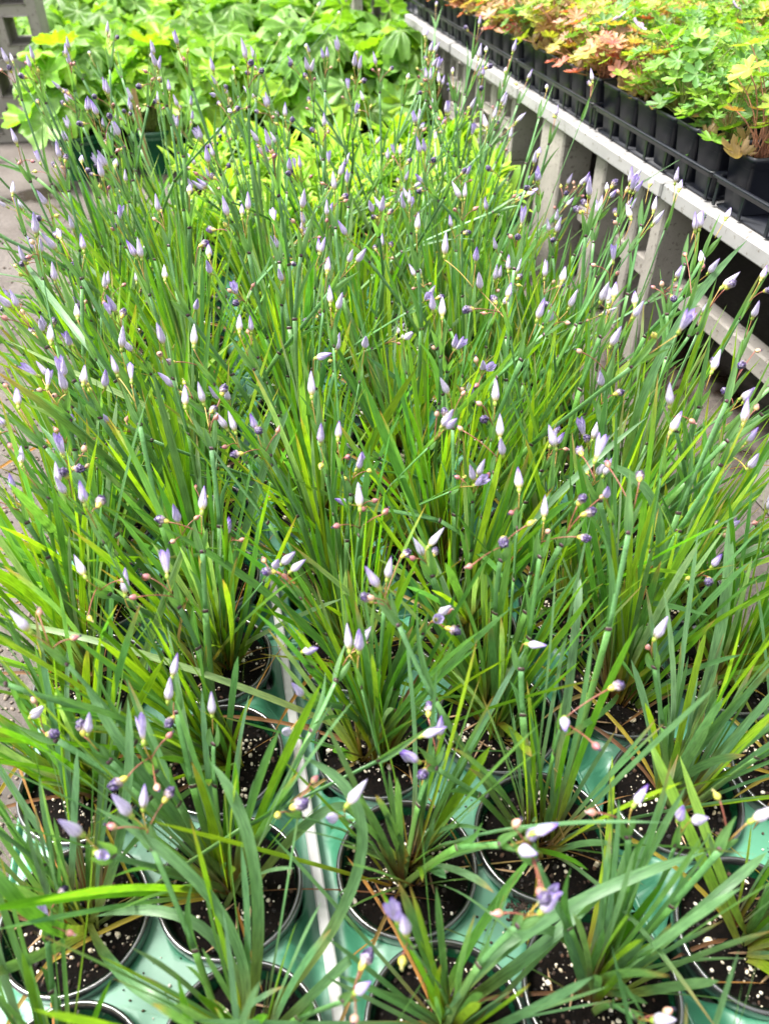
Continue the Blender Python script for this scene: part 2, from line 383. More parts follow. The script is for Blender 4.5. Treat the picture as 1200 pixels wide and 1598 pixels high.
def tuft(r,nfan,per,Lm,wm,splay,lean,dead=3,nseg=10,bluish=0.5,cr=0.014):
    mb=MB()
    for f in range(nfan):
        a=r.uniform(0,6.283); d=cr*math.sqrt(r.random()); base=Vector((d*math.cos(a),d*math.sin(a),0.088))
        fa=r.uniform(0,6.283); fd=Vector((math.cos(fa),math.sin(fa),0)); fn=Vector((-fd.y,fd.x,0))
        mid=base*(splay*9); mid.z=0; mid+=lean+Vector((r.gauss(0,1),r.gauss(0,1),0))*splay*0.75
        bc=r.choice(BASES)
        for k in range(per):
            s=(k-(per-1)/2)/max(1,(per-1)/2)+r.uniform(-.2,.2)
            L=Lm*(1-0.28*abs(s)**1.3)*r.uniform(0.62,1.12); w=wm*(r.uniform(0.6,1.1) if r.random()<0.86 else r.uniform(1.2,1.55))
            if r.random()<0.12: L*=0.45
            dirv=Vector((0,0,1))+fd*(s*splay*0.62)+mid+fn*r.uniform(-.10,.10); dirv.normalize()
            bend=(fd*s*r.uniform(0.0,0.35)+mid*0.5+Vector((r.gauss(0,.14),r.gauss(0,.14),0)))
            if r.random()<0.10: bend*=2.6
            if r.random()<0.20: dirv=(dirv+Vector((r.gauss(0,.42),r.gauss(0,.3),0))).normalized()
            drop=-0.10*abs(s)*r.random()*L-0.10*L*bend.length*r.random()
            p0=base+fd*(s*0.004)+fn*r.uniform(-.0012,.0012)
            p1=p0+dirv*L*0.55; p2=p0+dirv*L+bend*L*0.28+Vector((0,0,drop))
            pts=bez(p0,p1,p2,nseg)
            nr=(fn+Vector((r.gauss(0,.35),r.gauss(0,.35),0))).normalized()
            c=leaf_colour(r,bluish)
            tip=(0.30,0.18,0.07) if r.random()<0.25 else None
            blade(mb,pts,[wprof(i/nseg,w) for i in range(nseg+1)],nr,mixc(bc,c,0.2*r.random()),c,r,r.uniform(0,0.10),tip)
    for k in range(dead):
        a=r.uniform(0,6.283); u=Vector((math.cos(a),math.sin(a),0)); p0=u*cr*0.8+Vector((0,0,0.089)); L=Lm*r.uniform(0.25,0.6)
        up=r.uniform(0.15,1.6)
        p1=p0+u*L*0.4+Vector((0,0,L*0.5*up)); p2=p0+u*L+Vector((r.uniform(-.01,.01),r.uniform(-.01,.01),L*(0.55*up-0.25) if up>0.6 else 0.004))
        c=r.choice([(0.32,0.17,0.08),(0.42,0.28,0.13),(0.20,0.10,0.055),(0.40,0.30,0.05),(0.42,0.20,0.06)])
        blade(mb,bez(p0,p1,p2,nseg),[wprof(i/nseg,wm*r.uniform(.6,.8)) for i in range(nseg+1)],Vector((-u.y,u.x,0.8)).normalized(),c,jit(c,r),r,0.12)
    return mb

# ------------------------------------------------------------------ flowers (origin at the foot of the ovary, pointing +Z)
WHT=(0.60,0.57,0.67); LAV=(0.48,0.43,0.70); PUR=(0.20,0.09,0.50); YEL=(0.55,0.50,0.06); OVG=(0.22,0.30,0.04); PNK=(0.36,0.17,0.14); INK=(0.018,0.010,0.040)
def ovary(mb,c=OVG,s=1.0):
    prof=[(0.0003,0),(0.0012,0.0008),(0.0017,0.0022),(0.0015,0.0036),(0.0010,0.0046)]
    mb.lathe([(a*s,b*s) for a,b in prof],10,c,1,cap=True)
def bud_mesh(k,openness,purple):
    r=random.Random(500+k); mb=MB(); ovary(mb)
    L=0.0180*r.uniform(.9,1.12); Rm=0.0030*(1+openness*0.7)
    for pt in range(3 if openness<0.3 else 5):
        np_=3 if openness<0.3 else 5
        a0=2*math.pi*pt/np_+r.uniform(-.2,.2); tw=r.uniform(0.5,1.3) if openness<0.3 else r.uniform(-.3,.3); nt_,ns=10,6; rows=[]; hw=(1.25 if np_==3 else 0.85)
        Lk=L*r.uniform(0.92,1.06)
        for i in range(nt_+1):
            t=i/nt_; prof=min(1,(t+0.04)/0.34)**0.6*(1-t)**0.72*1.28; rad=Rm*prof+0.00018
            if openness>0: rad=Rm*(0.35+0.65*math.sin(math.pi*min(.62,t*0.62)))*(0.8+openness*1.0*t)
            half=hw*(0.9 if openness==0 else (math.sin(math.pi*min(1,0.12+t*0.86))**0.6))
            row=[]
            for j in range(ns+1):
                s=-1+2*j/ns; a=a0+tw*t+s*half
                c=mixc(YEL,WHT,min(1,t/0.22)) if t<0.22 else WHT
                seam=max(0,abs(s)-0.45)/0.55
                if t>0.2: c=mixc(c,LAV,min(1,0.10+0.95*purple*t)); c=mixc(c,PUR,min(1,seam*purple*0.9*t+ (max(0,t-0.72)/0.28)*purple*0.9))
                if abs(s)<0.1 and t>0.15: c=mixc(c,PUR,0.55*purple+0.12)
                lift=0.00022*s+r.uniform(-.00006,.00006)
                x=(rad+lift)*math.cos(a); y=(rad+lift)*math.sin(a)
                row.append(mb.vert((x,y,0.0042+Lk*t*(1-0.04*abs(s)*t)),c,(s+k,t*2+pt)))
            rows.append(row)
        for a,b in zip(rows,rows[1:]):
            for j in range(ns): mb.face((a[j],a[j+1],b[j+1],b[j]))
    return mb.mesh('flower_bud',[M_petal,M_stem])
BUDS=[bud_mesh(0,0,0.12),bud_mesh(1,0,0.35),bud_mesh(2,0,0.6),bud_mesh(3,0,1.1),bud_mesh(4,0,0.4),bud_mesh(5,0.12,0.7),bud_mesh(6,0.3,0.75),bud_mesh(7,0,0.75)]
def capsule_mesh(k,c,tipc):
    r=random.Random(700+k); mb=MB(); L=0.0062; n=12; rings=[]
    for i in range(8):
        t=i/7; rad=0.0024*math.sin(math.pi*(0.04+0.92*t))**0.7*(1.1-0.35*t)
        rings.append([mb.vert((rad*(1+0.07*math.cos(3*a))*math.cos(a),rad*(1+0.07*math.cos(3*a))*math.sin(a),L*t),mixc(mixc((0.30,0.32,0.08),c,min(1,t*1.6+.25)),(c[0]*.6,c[1]*.45,c[2]*.5),0.5*(math.cos(3*a)>0.8))) for a in [2*math.pi*q/n for q in range(n)]])
    for a,b in zip(rings,rings[1:]):
        for j in range(n): mb.face((a[j],a[(j+1)%n],b[(j+1)%n],b[j]))
    for q in range(9):
        p=Vector((r.gauss(0,.0004),r.gauss(0,.0004),L+r.uniform(-.0002,.0016))); pebble(mb,p,0.0006,jit(tipc,r,.4),r)
    return mb.mesh('seed_capsule',M_stem)
CAPS=[capsule_mesh(0,(0.36,0.15,0.13),(0.30,0.2,0.2)),capsule_mesh(1,(0.42,0.24,0.18),INK),capsule_mesh(2,(0.40,0.38,0.06),(0.3,0.25,0.1)),capsule_mesh(3,(0.28,0.10,0.11),INK)]
def wither_mesh(k):
    r=random.Random(800+k); mb=MB(); ovary(mb,(0.40,0.36,0.06),1.25)
    off=Vector((k*3.1,0,0)); n,nl=24,14; rings=[]
    for i in range(nl+1):
        ph=math.pi*i/nl; ring=[]
        for j in range(n):
            a=2*math.pi*j/n; d=Vector((math.sin(ph)*math.cos(a+0.9*ph),math.sin(ph)*math.sin(a+0.9*ph),-math.cos(ph)))
            h=noise.noise(d*2.6+off); rg=abs(math.sin(a*4+ph*2+3*h)); s=0.0027*(1+0.45*h+0.30*rg)
            t=(d.z+1)/2; c=mixc((0.36,0.28,0.22),INK,min(1,max(0,t*2.6-0.5+0.6*(1-rg)-0.1)))
            if rg>0.95: c=mixc(c,(0.30,0.26,0.38),0.5)
            if r.random()<0.15: c=mixc(c,PUR,0.3)
            ring.append(mb.vert((d.x*s,d.y*s,0.0075+d.z*s*1.25),c,(a,ph)))
        rings.append(ring)
    for a,b in zip(rings,rings[1:]):
        for j in range(n): mb.face((a[j],a[(j+1)%n],b[(j+1)%n],b[j]))
    return mb.mesh('withered_flower',[M_stem,M_stem])
WITH=[wither_mesh(k) for k in range(4)]

STC=(0.085,0.195,0.058); NODE=(0.06,0.025,0.035); PED=(0.21,0.065,0.045); PEDY=(0.38,0.28,0.06)
def add_flower(stalk,kind,pos,d,r,scale=1.0):
    """child mesh of the stalk; kind b=bud p=purple bud o=opening c=capsule y=yellow capsule w=withered"""
    me={'b':lambda:r.choice([BUDS[0],BUDS[1],BUDS[1],BUDS[4],BUDS[2]]),'p':lambda:r.choice([BUDS[3],BUDS[7]]),'o':lambda:r.choice(BUDS[5:7]),
        'c':lambda:r.choice([CAPS[0],CAPS[1],CAPS[3]]),'y':lambda:CAPS[2],'w':lambda:r.choice(WITH)}[kind]()
    q=d.normalized().to_track_quat('Z','Y').to_euler(); q.rotate_axis('Z',r.uniform(0,6.28))
    return link(me.name.split('.')[0],me,stalk,pos,q,scale*r.uniform(0.88,1.1))
def stalk_to(plant,base,tip,r,flowers,node_t=0.62,kink=0.10,wid=0.0021,main=None):
    """winged stem from base to tip with a dark node, two bracts, pedicels and flowers. coordinates local to the plant"""
    mb=MB(); ax=tip-base; L=ax.length; side=ax.cross(Vector((r.gauss(0,1),r.gauss(0,1),r.gauss(0,.3))))
    side=side.normalized() if side.length>1e-6 else Vector((1,0,0)); flat=side
    d0=(Vector((ax.x*0.5,ax.y*0.5,max(ax.z,0.3*L)))).normalized()
    k=side*L*kink*r.uniform(-1,1)
    p_node=base+ax*node_t+k*0.55+(d0*L*node_t-ax*node_t)*0.25
    spathe=L*0.11; p_sp=tip-(tip-p_node).normalized()*spathe
    seg1=bez(base,(base+p_node)/2+d0*L*0.03+k*0.2,p_node,9); seg2=bez(p_node,(p_node+p_sp)/2+k*0.06,p_sp,6)
    c=jit(mixc(STC,GG,r.random()*0.6),r); c2=jit(mixc(c,GB,0.5),r,0.05)
    def stem(pts,w0,w1,ca,cb,endc=None):
        n=len(pts); cs=[mixc(ca,cb,i/(n-1)) for i in range(n)]
        if endc: cs[-1]=endc
        mb.tube(pts,[w0+(w1-w0)*i/(n-1) for i in range(n)],cs,8,0,flat=flat)
    stem(seg1,wid*1.1,wid*1.0,mixc((0.2,0.16,0.05),c,0.6),c)
    dn=(seg1[-1]-seg1[-2]).normalized()
    mb.tube([p_node-dn*0.0016,p_node-dn*0.0006,p_node+dn*0.0010,p_node+dn*0.0018],[wid*1.02,wid*1.14,wid*1.12,wid*0.8],[mixc(c,NODE,.5),NODE,NODE,mixc(c,NODE,.5)],8,0,flat=flat)
    stem(seg2,wid*0.72,wid*0.8,c2,c2)
    # bract at the node, sometimes a side branch
    bn=(p_sp-p_node).normalized(); out=(flat*r.choice((-1,1))*0.28+bn).normalized()
    Lb=L*r.uniform(0.14,0.26); fn=bn.cross(flat).normalized()
    blade(mb,bez(p_node-dn*0.002,p_node+bn*Lb*0.5+out*Lb*0.08,p_node+out*Lb,6),[wid*2.1,wid*2.2,wid*2.0,wid*1.7,wid*1.2,wid*0.7,0.0002],fn,c,c2,r,0.15,m=1)
    # spathe bracts
    d=(tip-p_sp).normalized(); n2=d.cross(flat).normalized()
    for s,ll in ((1,r.uniform(1.0,1.5)),(-1,r.uniform(0.6,0.85))):
        q=p_sp+(d+flat*s*0.20).normalized()*spathe*ll
        blade(mb,bez(p_sp-d*0.001,p_sp+d*spathe*0.5+flat*s*wid*1.6,q,6),[wid*1.5,wid*2.3,wid*2.3,wid*1.9,wid*1.3,wid*.7,0.0002],(n2+flat*s*0.4).normalized(),c2,mixc(c2,GL,.3),r,0.3*s,m=1)
    dd=(d*1.2)
    mb.tube([p_sp-d*.001,p_sp+d*0.0008,p_sp+d*.002],[wid*.85,wid*1.0,wid*.7],[NODE]*3,8,0,flat=flat)
    res=[]
    for i,fl in enumerate(flowers):
        kind=fl[0]; tgt=fl[1] if len(fl)>1 else None; fd=fl[2] if len(fl)>2 else None
        root=p_sp+d*spathe*r.uniform(0.35,0.7)
        if tgt is None:
            a=r.uniform(0,6.28); sp=Vector((math.cos(a),math.sin(a),r.uniform(-.4,.6)))
            tgt=(tip if kind in 'bpo' else p_sp+d*spathe*0.8)+ (sp*0.004 if kind in 'bpo' else sp*r.uniform(0.008,0.016))
        if fd is None:
            fd=(d+Vector((r.gauss(0,.32),r.gauss(0,.32),0.45))+ (tgt-root).normalized()*0.4) if kind in 'bpo' else ((tgt-root).normalized()+Vector((r.gauss(0,.3),r.gauss(0,.3),-0.2)))
        mid=(root+tgt)/2+ (d*0.004 if kind in 'bpo' else Vector((0,0,0.004)))
        pc=mixc(PEDY,PED,r.random()*0.6) if kind in 'bpo' else PED
        pts=bez(root,mid,tgt,6)
        mb.tube(pts,[0.0004]*5+[0.00045,0.0006],[pc]*7,5,0)
        res.append((kind,tgt,fd))
    st=mb.build('flower_stalk',[M_stem,M_blade],plant)
    for kind,tgt,fd in res: add_flower(st,kind,tgt,fd,r)
    return st

# ------------------------------------------------------------------ hero stalks: (px,py of main flower, height z, list of kinds, pixel aim of bud)
# extra flowers: (kind, px, py)
HERO=[
 (825,1303,0.335,'p',(860,1290),[('c',842,1385),('c',800,1290),('w',848,1390)]),
 (985,1262,0.300,'p',(1003,1236),[('c',930,1268)]),
 (1165,1285,0.310,'b',(1196,1268),[('y',1122,1248)]),
 (880,1118,0.330,'p',(882,1138),[('w',948,1076),('c',925,1160)]),
 (685,1155,0.270,'p',(687,1135),[('w',668,1120)]),
 (538,1262,0.300,'b',(556,1238),[('b',526,1276)]),
 (452,1262,0.300,'w',(462,1258),[('y',434,1270),('c',486,1222)]),
 (226,1165,0.300,'o',(222,1138),[('c',260,1152),('c',244,1225),('w',200,1212)]),
 (268,1062,0.290,'p',(274,1035),[('b',262,1100),('w',272,1118)]),
 (332,1122,0.265,'b',(331,1100),[]),
 (138,1150,0.290,'b',(139,1130),[('w',132,1150)]),
 (46,1122,0.290,'b',(60,1110),[('w',72,1146),('c',58,1098)]),
 (148,1330,0.330,'o',(160,1334),[('b',134,1306)]),
 (136,905,0.320,'b',(118,870),[('c',190,905),('y',138,962)]),
 (262,905,0.330,'o',(258,875),[('c',236,902),('c',215,932)]),
 (196,935,0.300,'b',(196,912),[]),
 (450,895,0.320,'b',(468,880),[('w',432,893)]),
 (470,1018,0.280,'p',(486,1014),[]),
 (476,1090,0.260,'b',(466,1078),[('b',452,1142)]),
 (603,910,0.330,'b',(607,888),[('w',625,870)]),
 (665,858,0.340,'b',(684,834),[('c',648,872)]),
 (562,800,0.350,'b',(560,770),[('c',597,803),('c',530,820)]),
 (818,1005,0.310,'b',(848,1007),[]),
 (1018,1002,0.310,'b',(1028,985),[('c',1010,1012)]),
 (810,770,0.380,'p',(808,728),[('c',800,800),('c',842,830)]),
 (785,838,0.370,'w',(786,845),[('c',737,882),('y',822,820)]),
 (848,815,0.360,'b',(850,785),[('c',852,830),('w',900,838)]),
 (905,805,0.370,'w',(918,800),[('c',936,778),('w',900,790)]),
 (997,752,0.400,'w',(1000,730),[('c',950,730)]),
 (926,725,0.390,'o',(936,695),[('w',908,712),('c',832,880)]),
 (1043,680,0.400,'p',(1060,648),[]),
 (1160,695,0.360,'p',(1172,680),[('b',1165,735),('c',1150,740)]),
 (1158,668,0.380,'p',(1162,645),[]),
 (1160,565,0.410,'w',(1152,575),[('c',1178,548)]),
 (1178,640,0.385,'c',(1182,630),[]),
 (74,610,0.390,'o',(78,575),[('b',105,615),('o',66,590)]),
 (30,640,0.380,'p',(27,610),[('c',12,605)]),
 (130,605,0.380,'b',(133,570),[]),
 (206,600,0.390,'o',(204,572),[('b',186,590)]),
 (122,500,0.420,'b',(118,462),[]),
 (80,540,0.400,'b',(79,508),[('w',58,525)]),
 (303,545,0.400,'b',(303,518),[('w',275,565)]),
 (374,522,0.400,'p',(374,490),[]),
 (190,550,0.380,'b',(191,532),[]),
 (34,730,0.360,'b',(33,695),[('c',20,700)]),
 (95,760,0.350,'b',(90,738),[('w',108,748),('b',106,775)]),
 (315,805,0.340,'p',(318,770),[('w',265,815)]),
 (328,645,0.370,'w',(348,622),[('b',320,635),('w',345,620),('c',335,655)]),
 (290,640,0.370,'p',(289,612),[]),
 (402,668,0.370,'w',(404,672),[]),
 (527,690,0.370,'p',(530,655),[('c',541,714)]),
 (487,625,0.380,'b',(486,600),[]),
 (490,560,0.400,'p',(515,552),[]),
 (516,480,0.410,'p',(515,458),[('b',525,488)]),
 (569,545,0.390,'b',(570,535),[]),
 (772,635,0.380,'b',(773,612),[('c',752,632),('w',760,652)]),
 (780,690,0.370,'b',(780,665),[('c',722,672),('b',785,715)]),
 (690,500,0.420,'b',(690,470),[]),
 (630,530,0.410,'b',(640,522),[]),
 (868,705,0.370,'b',(862,685),[]),
 (950,545,0.410,'b',(958,530),[('c',908,550)]),
 (1108,585,0.395,'b',(1118,560),[('w',1112,575)]),
 (790,470,0.430,'p',(797,443),[('w',740,482),('b',750,455)]),
 (836,505,0.420,'p',(842,487),[]),
 (956,470,0.430,'p',(962,435),[('b',935,475)]),
 (990,480,0.430,'p',(990,440),[('b',985,500),('c',928,485)]),
 (1095,415,0.440,'b',(1092,375),[('c',1070,400),('c',1120,468)]),
 (1122,452,0.435,'b',(1150,428),[('w',1130,452)]),
 (742,412,0.440,'p',(743,398),[('b',693,405)]),
 (650,365,0.430,'b',(652,345),[]),
 (676,490,0.420,'b',(675,475),[]),
 (510,430,0.430,'p',(513,402),[('w',462,378)]),
 (327,405,0.430,'p',(325,375),[('p',330,430)]),
 (258,440,0.420,'b',(257,412),[]),
 (96,375,0.440,'o',(85,335),[('w',95,372),('b',92,395)]),
 (88,445,0.420,'b',(85,428),[]),
 (20,308,0.440,'b',(21,288),[]),
 (128,255,0.455,'p',(128,222),[('w',134,268),('b',148,290)]),
 (180,262,0.450,'b',(184,228),[('b',170,265),('w',172,280)]),
 (296,305,0.440,'p',(297,275),[]),
 (378,340,0.430,'p',(378,318),[('p',388,335)]),
 (427,350,0.430,'o',(425,318),[]),
 (310,385,0.430,'w',(325,378),[]),
 (140,85,0.450,'p',(139,62),[]),
 (178,82,0.450,'b',(178,62),[]),
 (237,90,0.450,'b',(235,70),[('b',260,80)]),
 (338,150,0.450,'b',(325,145),[]),
 (365,110,0.455,'b',(362,88),[('w',366,130)]),
 (357,172,0.450,'b',(370,178),[('w',345,165)]),
 (437,58,0.455,'b',(437,40),[]),
 (495,12,0.460,'b',(500,2),[]),
 (557,85,0.450,'p',(557,58),[]),
 (529,22,0.450,'b',(529,4),[]),
 (398,110,0.450,'b',(402,85),[]),
 (478,75,0.450,'b',(478,55),[('b',484,85)]),
 (706,115,0.460,'p',(707,98),[]),
 (758,82,0.460,'b',(759,66),[]),
 (788,115,0.450,'b',(790,97),[('b',800,108)]),
 (853,140,0.450,'b',(852,118),[]),
 (635,125,0.450,'b',(640,108),[('c',670,140)]),
 (838,245,0.440,'p',(845,220),[('b',832,260)]),
 (760,205,0.440,'b',(757,190),[]),
 (1012,292,0.450,'b',(1028,258),[('w',968,222)]),
 (1058,300,0.440,'p',(1065,275),[('b',1052,290)]),
 (1085,350,0.440,'b',(1098,320),[('w',1090,345),('c',1075,312)]),
 (1130,345,0.440,'b',(1143,318),[('c',1138,378)]),
 (1018,335,0.440,'b',(1022,315),[('b',1015,355)]),
 (985,345,0.435,'b',(978,322),[('c',962,350)]),
 (946,300,0.440,'b',(948,268),[('w',952,295)]),
 (1185,440,0.430,'p',(1196,415),[('w',1190,455),('b',1180,470)]),
 (1172,500,0.420,'b',(1178,485),[]),
 (875,445,0.420,'b',(882,415),[]),
 (60,160,0.45,'w',(58,150),[]),
 (22,100,0.46,'b',(18,88),[]),
 (680,10,0.46,'p',(682,0),[('w',675,4)]),
]
# hero blades: (pot px,py at soil, list of (px,py,z), width, tint)
HBL=[
 ((620,1165),[(300,1045,0.235),(0,968,0.25)],0.0060,'L'),
 ((1105,1240),[(1120,1000,0.22),(1135,812,0.30)],0.0105,'B'),
 ((370,1000),[(385,820,0.24),(456,628,0.33)],0.0090,'B'),
 ((840,1260),[(890,1050,0.22),(905,900,0.27)],0.0080,'B'),
 ((545,740),[(360,690,0.28),(10,530,0.36)],0.0065,'L'),
 ((300,740),[(190,600,0.30),(30,395,0.37)],0.0085,'B'),
 ((640,600),[(770,480,0.30),(870,330,0.36)],0.0060,'G'),
 ((930,780),[(1010,600,0.33),(1165,375,0.43)],0.0095,'B'),
 ((940,1500),[(1080,1430,0.22),(1196,1330,0.24)],0.0070,'B'),
 ((940,1500),[(840,1450,0.22),(690,1590,0.17)],0.0065,'B'),
 ((700,1560),[(830,1450,0.23),(1100,1330,0.27)],0.0078,'B'),
 ((700,1560),[(840,1480,0.20),(935,1385,0.21)],0.0085,'B'),
 ((700,1560),[(730,1480,0.18),(835,1330,0.24)],0.0065,'G'),
 ((430,1560),[(360,1450,0.22),(150,1260,0.31)],0.0075,'B'),
 ((430,1560),[(400,1380,0.24),(330,1190,0.31)],0.0085,'B'),
 ((430,1560),[(560,1350,0.24),(470,1180,0.3)],0.0085,'B'),
 ((430,1560),[(330,1460,0.2),(150,1430,0.20)],0.0075,'B'),
 ((430,1560),[(510,1530,0.19),(545,1500,0.19)],0.0070,'B'),
 ((90,1560),[(70,1440,0.24),(-30,1330,0.3)],0.0090,'G'),
 ((90,1560),[(190,1520,0.20),(310,1590,0.19)],0.0080,'B'),
 ((130,1440),[(190,1300,0.22),(200,1090,0.30)],0.0070,'B'),
 ((370,1330),[(240,1230,0.24),(130,1060,0.3)],0.0080,'B'),
 ((370,1330),[(500,1270,0.19),(565,1290,0.16)],0.0080,'B'),
 ((1180,1480),[(1090,1330,0.22),(1010,1150,0.27)],0.0090,'Y'),
 ((1180,1480),[(1130,1380,0.2),(1060,1180,0.26)],0.0080,'Y'),
 ((860,1010),[(830,860,0.25),(895,780,0.35)],0.0085,'G'),
 ((740,980),[(800,850,0.26),(1010,650,0.36)],0.0070,'B'),
 ((220,960),[(160,820,0.27),(60,660,0.34)],0.0085,'B'),
 ((560,1150),[(500,1000,0.22),(250,820,0.32)],0.0075,'G'),
 ((1000,1060),[(1030,840,0.28),(930,720,0.35)],0.0090,'B'),
 ((960,940),[(830,970,0.2),(780,1090,0.17)],0.0055,'L'),
]
TC={'L':(0.22,0.32,0.13),'B':(0.105,0.22,0.095),'G':(0.07,0.19,0.03),'Y':(0.16,0.28,0.04)}

# ------------------------------------------------------------------ potted grasses
plants=[]; NR=16
for a in range(3):
    for i in (0,1):
        for j in range(NR-1):
            x=TX[a]+(i-0.5)*PX; y=ROWY0+YOFF[a]+j*PY+(j//TRAY_N)*0.004
            if j>=(14 if a==0 else 13): continue
            plants.append(dict(ci=a*2+i,row=j,x=x+rnd.uniform(-.0012,.0012),y=y+rnd.uniform(-.0012,.0012),heroes=[],blades=[]))
def nearest(x,y,lim=1):
    return min(plants,key=lambda q:(q['x']-x)**2+(q['y']-y)**2)
for h in HERO:
    p=at(h[0],h[1],h[2]); sx=0.62
    # stalks lean outwards a little: look for a pot slightly nearer the middle
    tx=0.13+(p.x-0.13)*0.80; ty=p.y-0.02+rnd.uniform(-.05,.05)
    q=nearest(tx+rnd.uniform(-.05,.05),ty); q['heroes'].append((p,h))
for b in HBL:
    p=at(b[0][0],b[0][1],0.11); nearest(p.x,p.y)['blades'].append(b)
ORD=['first','second','third','fourth','fifth','sixth','seventh','eighth','ninth','tenth','eleventh','twelfth','thirteenth','fourteenth','fifteenth','sixteenth','seventeenth','eighteenth','nineteenth','twentieth']+['twenty '+q for q in ('first','second','third','fourth','fifth','sixth','seventh','eighth','ninth')]+['thirtieth']+['thirty '+q for q in ('first','second','third','fourth','fifth','sixth','seventh','eighth','ninth')]+['fortieth']+['forty '+q for q in ('first','second','third','fourth','fifth','sixth','seventh','eighth','ninth')]+['fiftieth']+['fifty '+q for q in ('first','second','third','fourth','fifth')]
COLN=['far left column','column left of the white rail','column right of the white rail','fourth column from the left','fifth column from the left','far right column']
SPECIAL={}
for pl in plants:
    r=random.Random(1000+pl['ci']*37+pl['row']); j=pl['row']; ci=pl['ci']
    big=min(1,max(0,(j-1)/5)); tall=len(pl['heroes'])
    look=[]
    if j<=1: size='short open'
    elif j<=4: size='medium'
    else: size='tall dense'
    n_fl=sum(1+len(h[1][5]) for h in pl['heroes'])
    purple=sum(1 for h in pl['heroes'] if h[1][3] in 'po')
    where='%s column from left, %s pot from front'%(ORD[ci],ORD[j-1]) if j>0 else 'cut by bottom edge, %s column from left'%ORD[ci]
    lab='%s iris clump%s, %s'%(size,' with purple buds' if purple else (' with pale buds' if n_fl else ''),where)
    root=thing('potted_iris',lab,'potted plant',(pl['x'],pl['y'],ZB),0,'potted narrow-leaved irises in the green trays')
    rz=r.uniform(0,6.283)
    po=link('pot',POT,root,None,(0,0,rz)); link('rim',RIM,po)
    link('soil',SOILS[r.randrange(len(SOILS))],root,None,(0,0,r.uniform(0,6.283)))
    lean=Vector(((pl['x']-0.13)*(0.18 if ci==0 else 0.42)+r.gauss(0,.05),r.gauss(0,.06)+0.03,0))
    if j<=0: nf,per,Lm,wm,spl=8,6,0.195,0.0050,0.24
    elif j<=2: nf,per,Lm,wm,spl=r.choice((8,9)),6,0.220+0.014*j,0.0051,0.23
    elif j<=5: nf,per,Lm,wm,spl=r.choice((10,12)),7,0.255+0.008*j,0.0052,0.25
    else: nf,per,Lm,wm,spl=(r.choice((8,10,11)) if j<10 else 7),7,0.275 if j<10 else 0.24,0.0055,0.27
    Lm*=r.uniform(0.9,1.1)
    mb=tuft(r,nf,per,Lm,wm,spl,lean,dead=r.choice((3,4,5)) if j<7 else 2,nseg=10 if j<7 else 8,bluish=0.80 if j<3 else 0.52,cr=0.012 if j<3 else 0.017)
    O=Vector((pl['x'],pl['y'],ZB))
    for (pp,pts,w_,tint) in pl['blades']:
        P=[at(*q)-O for q in pts]; base=Vector((r.uniform(-.008,.008),r.uniform(-.008,.008),0.089))
        # curve through the middle point
        mid=P[0]*2-(base+P[1])*0.5; c=jit(TC[tint],r,0.06)
        nrm=(CAM-(O+P[0])).normalized()+Vector((r.uniform(-.4,.4),0,0))
        blade(mb,bez(base,mid,P[1],16),[wprof(i/16,w_*0.95) for i in range(17)],nrm.normalized(),(0.24,0.26,0.07),c,r,0.07)
    mb.build('leaves',M_blade,root)
    for (p,h) in pl['heroes']:
        px,py,z,kind,aim,ex=h; t=p-O; base=Vector((r.uniform(-.010,.010),r.uniform(-.010,.010),0.090))
        A=at(aim[0],aim[1],z+(0.010 if kind in 'bpo' else 0.002)); fdir=A-p
        fl=[(kind,t,fdir)]
        for (k2,x2,y2) in ex: fl.append((k2,at(x2,y2,z+r.uniform(-.006,.006))-O))
        fl=[f for f in fl if (f[1]-t).length<0.038]
        stalk_to(root,base,t-fdir.normalized()*0.004,r,fl,node_t=r.uniform(0.55,0.72),kink=0.06,wid=0.0027)
    # ordinary stalks
    ns=(0 if j==0 else r.choice((1,2)) if j<=3 else r.choice((3,4,5)) if j<=7 else r.choice((5,5,6)))
    for s in range(ns):
        L=(0.19 if j<2 else 0.25 if j<5 else 0.31 if j<9 else 0.36)*r.uniform(0.68,1.15)
        d=Vector((0,0,1))+lean*1.1+Vector((r.gauss(0,.2),r.gauss(0,.2),0)); 
        if r.random()<0.36: d+=Vector((r.gauss(0,.85),r.gauss(0,.35),0)); L*=1.15
        d.normalize()
        base=Vector((r.uniform(-.012,.012),r.uniform(-.012,.012),0.090)); tip=base+d*L
        fl=[]
        for q in range(r.choice((1,1,2,2))): fl.append((r.choice('bbbbbbppow'),))
        for q in range(r.choice((0,1,2,2))): fl.append((r.choice('cccyww'),))
        stalk_to(root,base,tip,r,fl,node_t=r.uniform(0.5,0.75),kink=0.11,wid=0.0024)

# soil crumbs spilt on tray decks
mb=MB(); r=random.Random(77)
for k in range(420):
    a=r.randrange(3); y=r.choice(range(0,8))*PY+ROWY0+YOFF[a]+PY/2+r.gauss(0,.009); x=TX[a]+r.gauss(0,.010)
    s=r.uniform(0.0004,0.0014); c=mixc((0.012,0.008,0.006),(0.06,0.035,0.02),r.random()) if r.random()<0.85 else (0.6,0.55,0.46)
    pebble(mb,Vector((x,y,0.1125+s*0.4)),s,c,r)
for k in range(300):
    x,y=0.262+0.0,0; q=at(815,1435,0.113); s=r.uniform(0.0005,0.0018)
    pebble(mb,Vector((q.x+r.gauss(0,.005),q.y+r.gauss(0,.010),0.1125+s*0.5)),s,mixc((0.010,0.006,0.004),(0.05,0.03,0.02),r.random()),r)
o=mb.build('spilt_soil',M_bits); o['kind']='stuff'; tag(o,'crumbs of dark potting soil spilt on the mint green tray tops','soil')

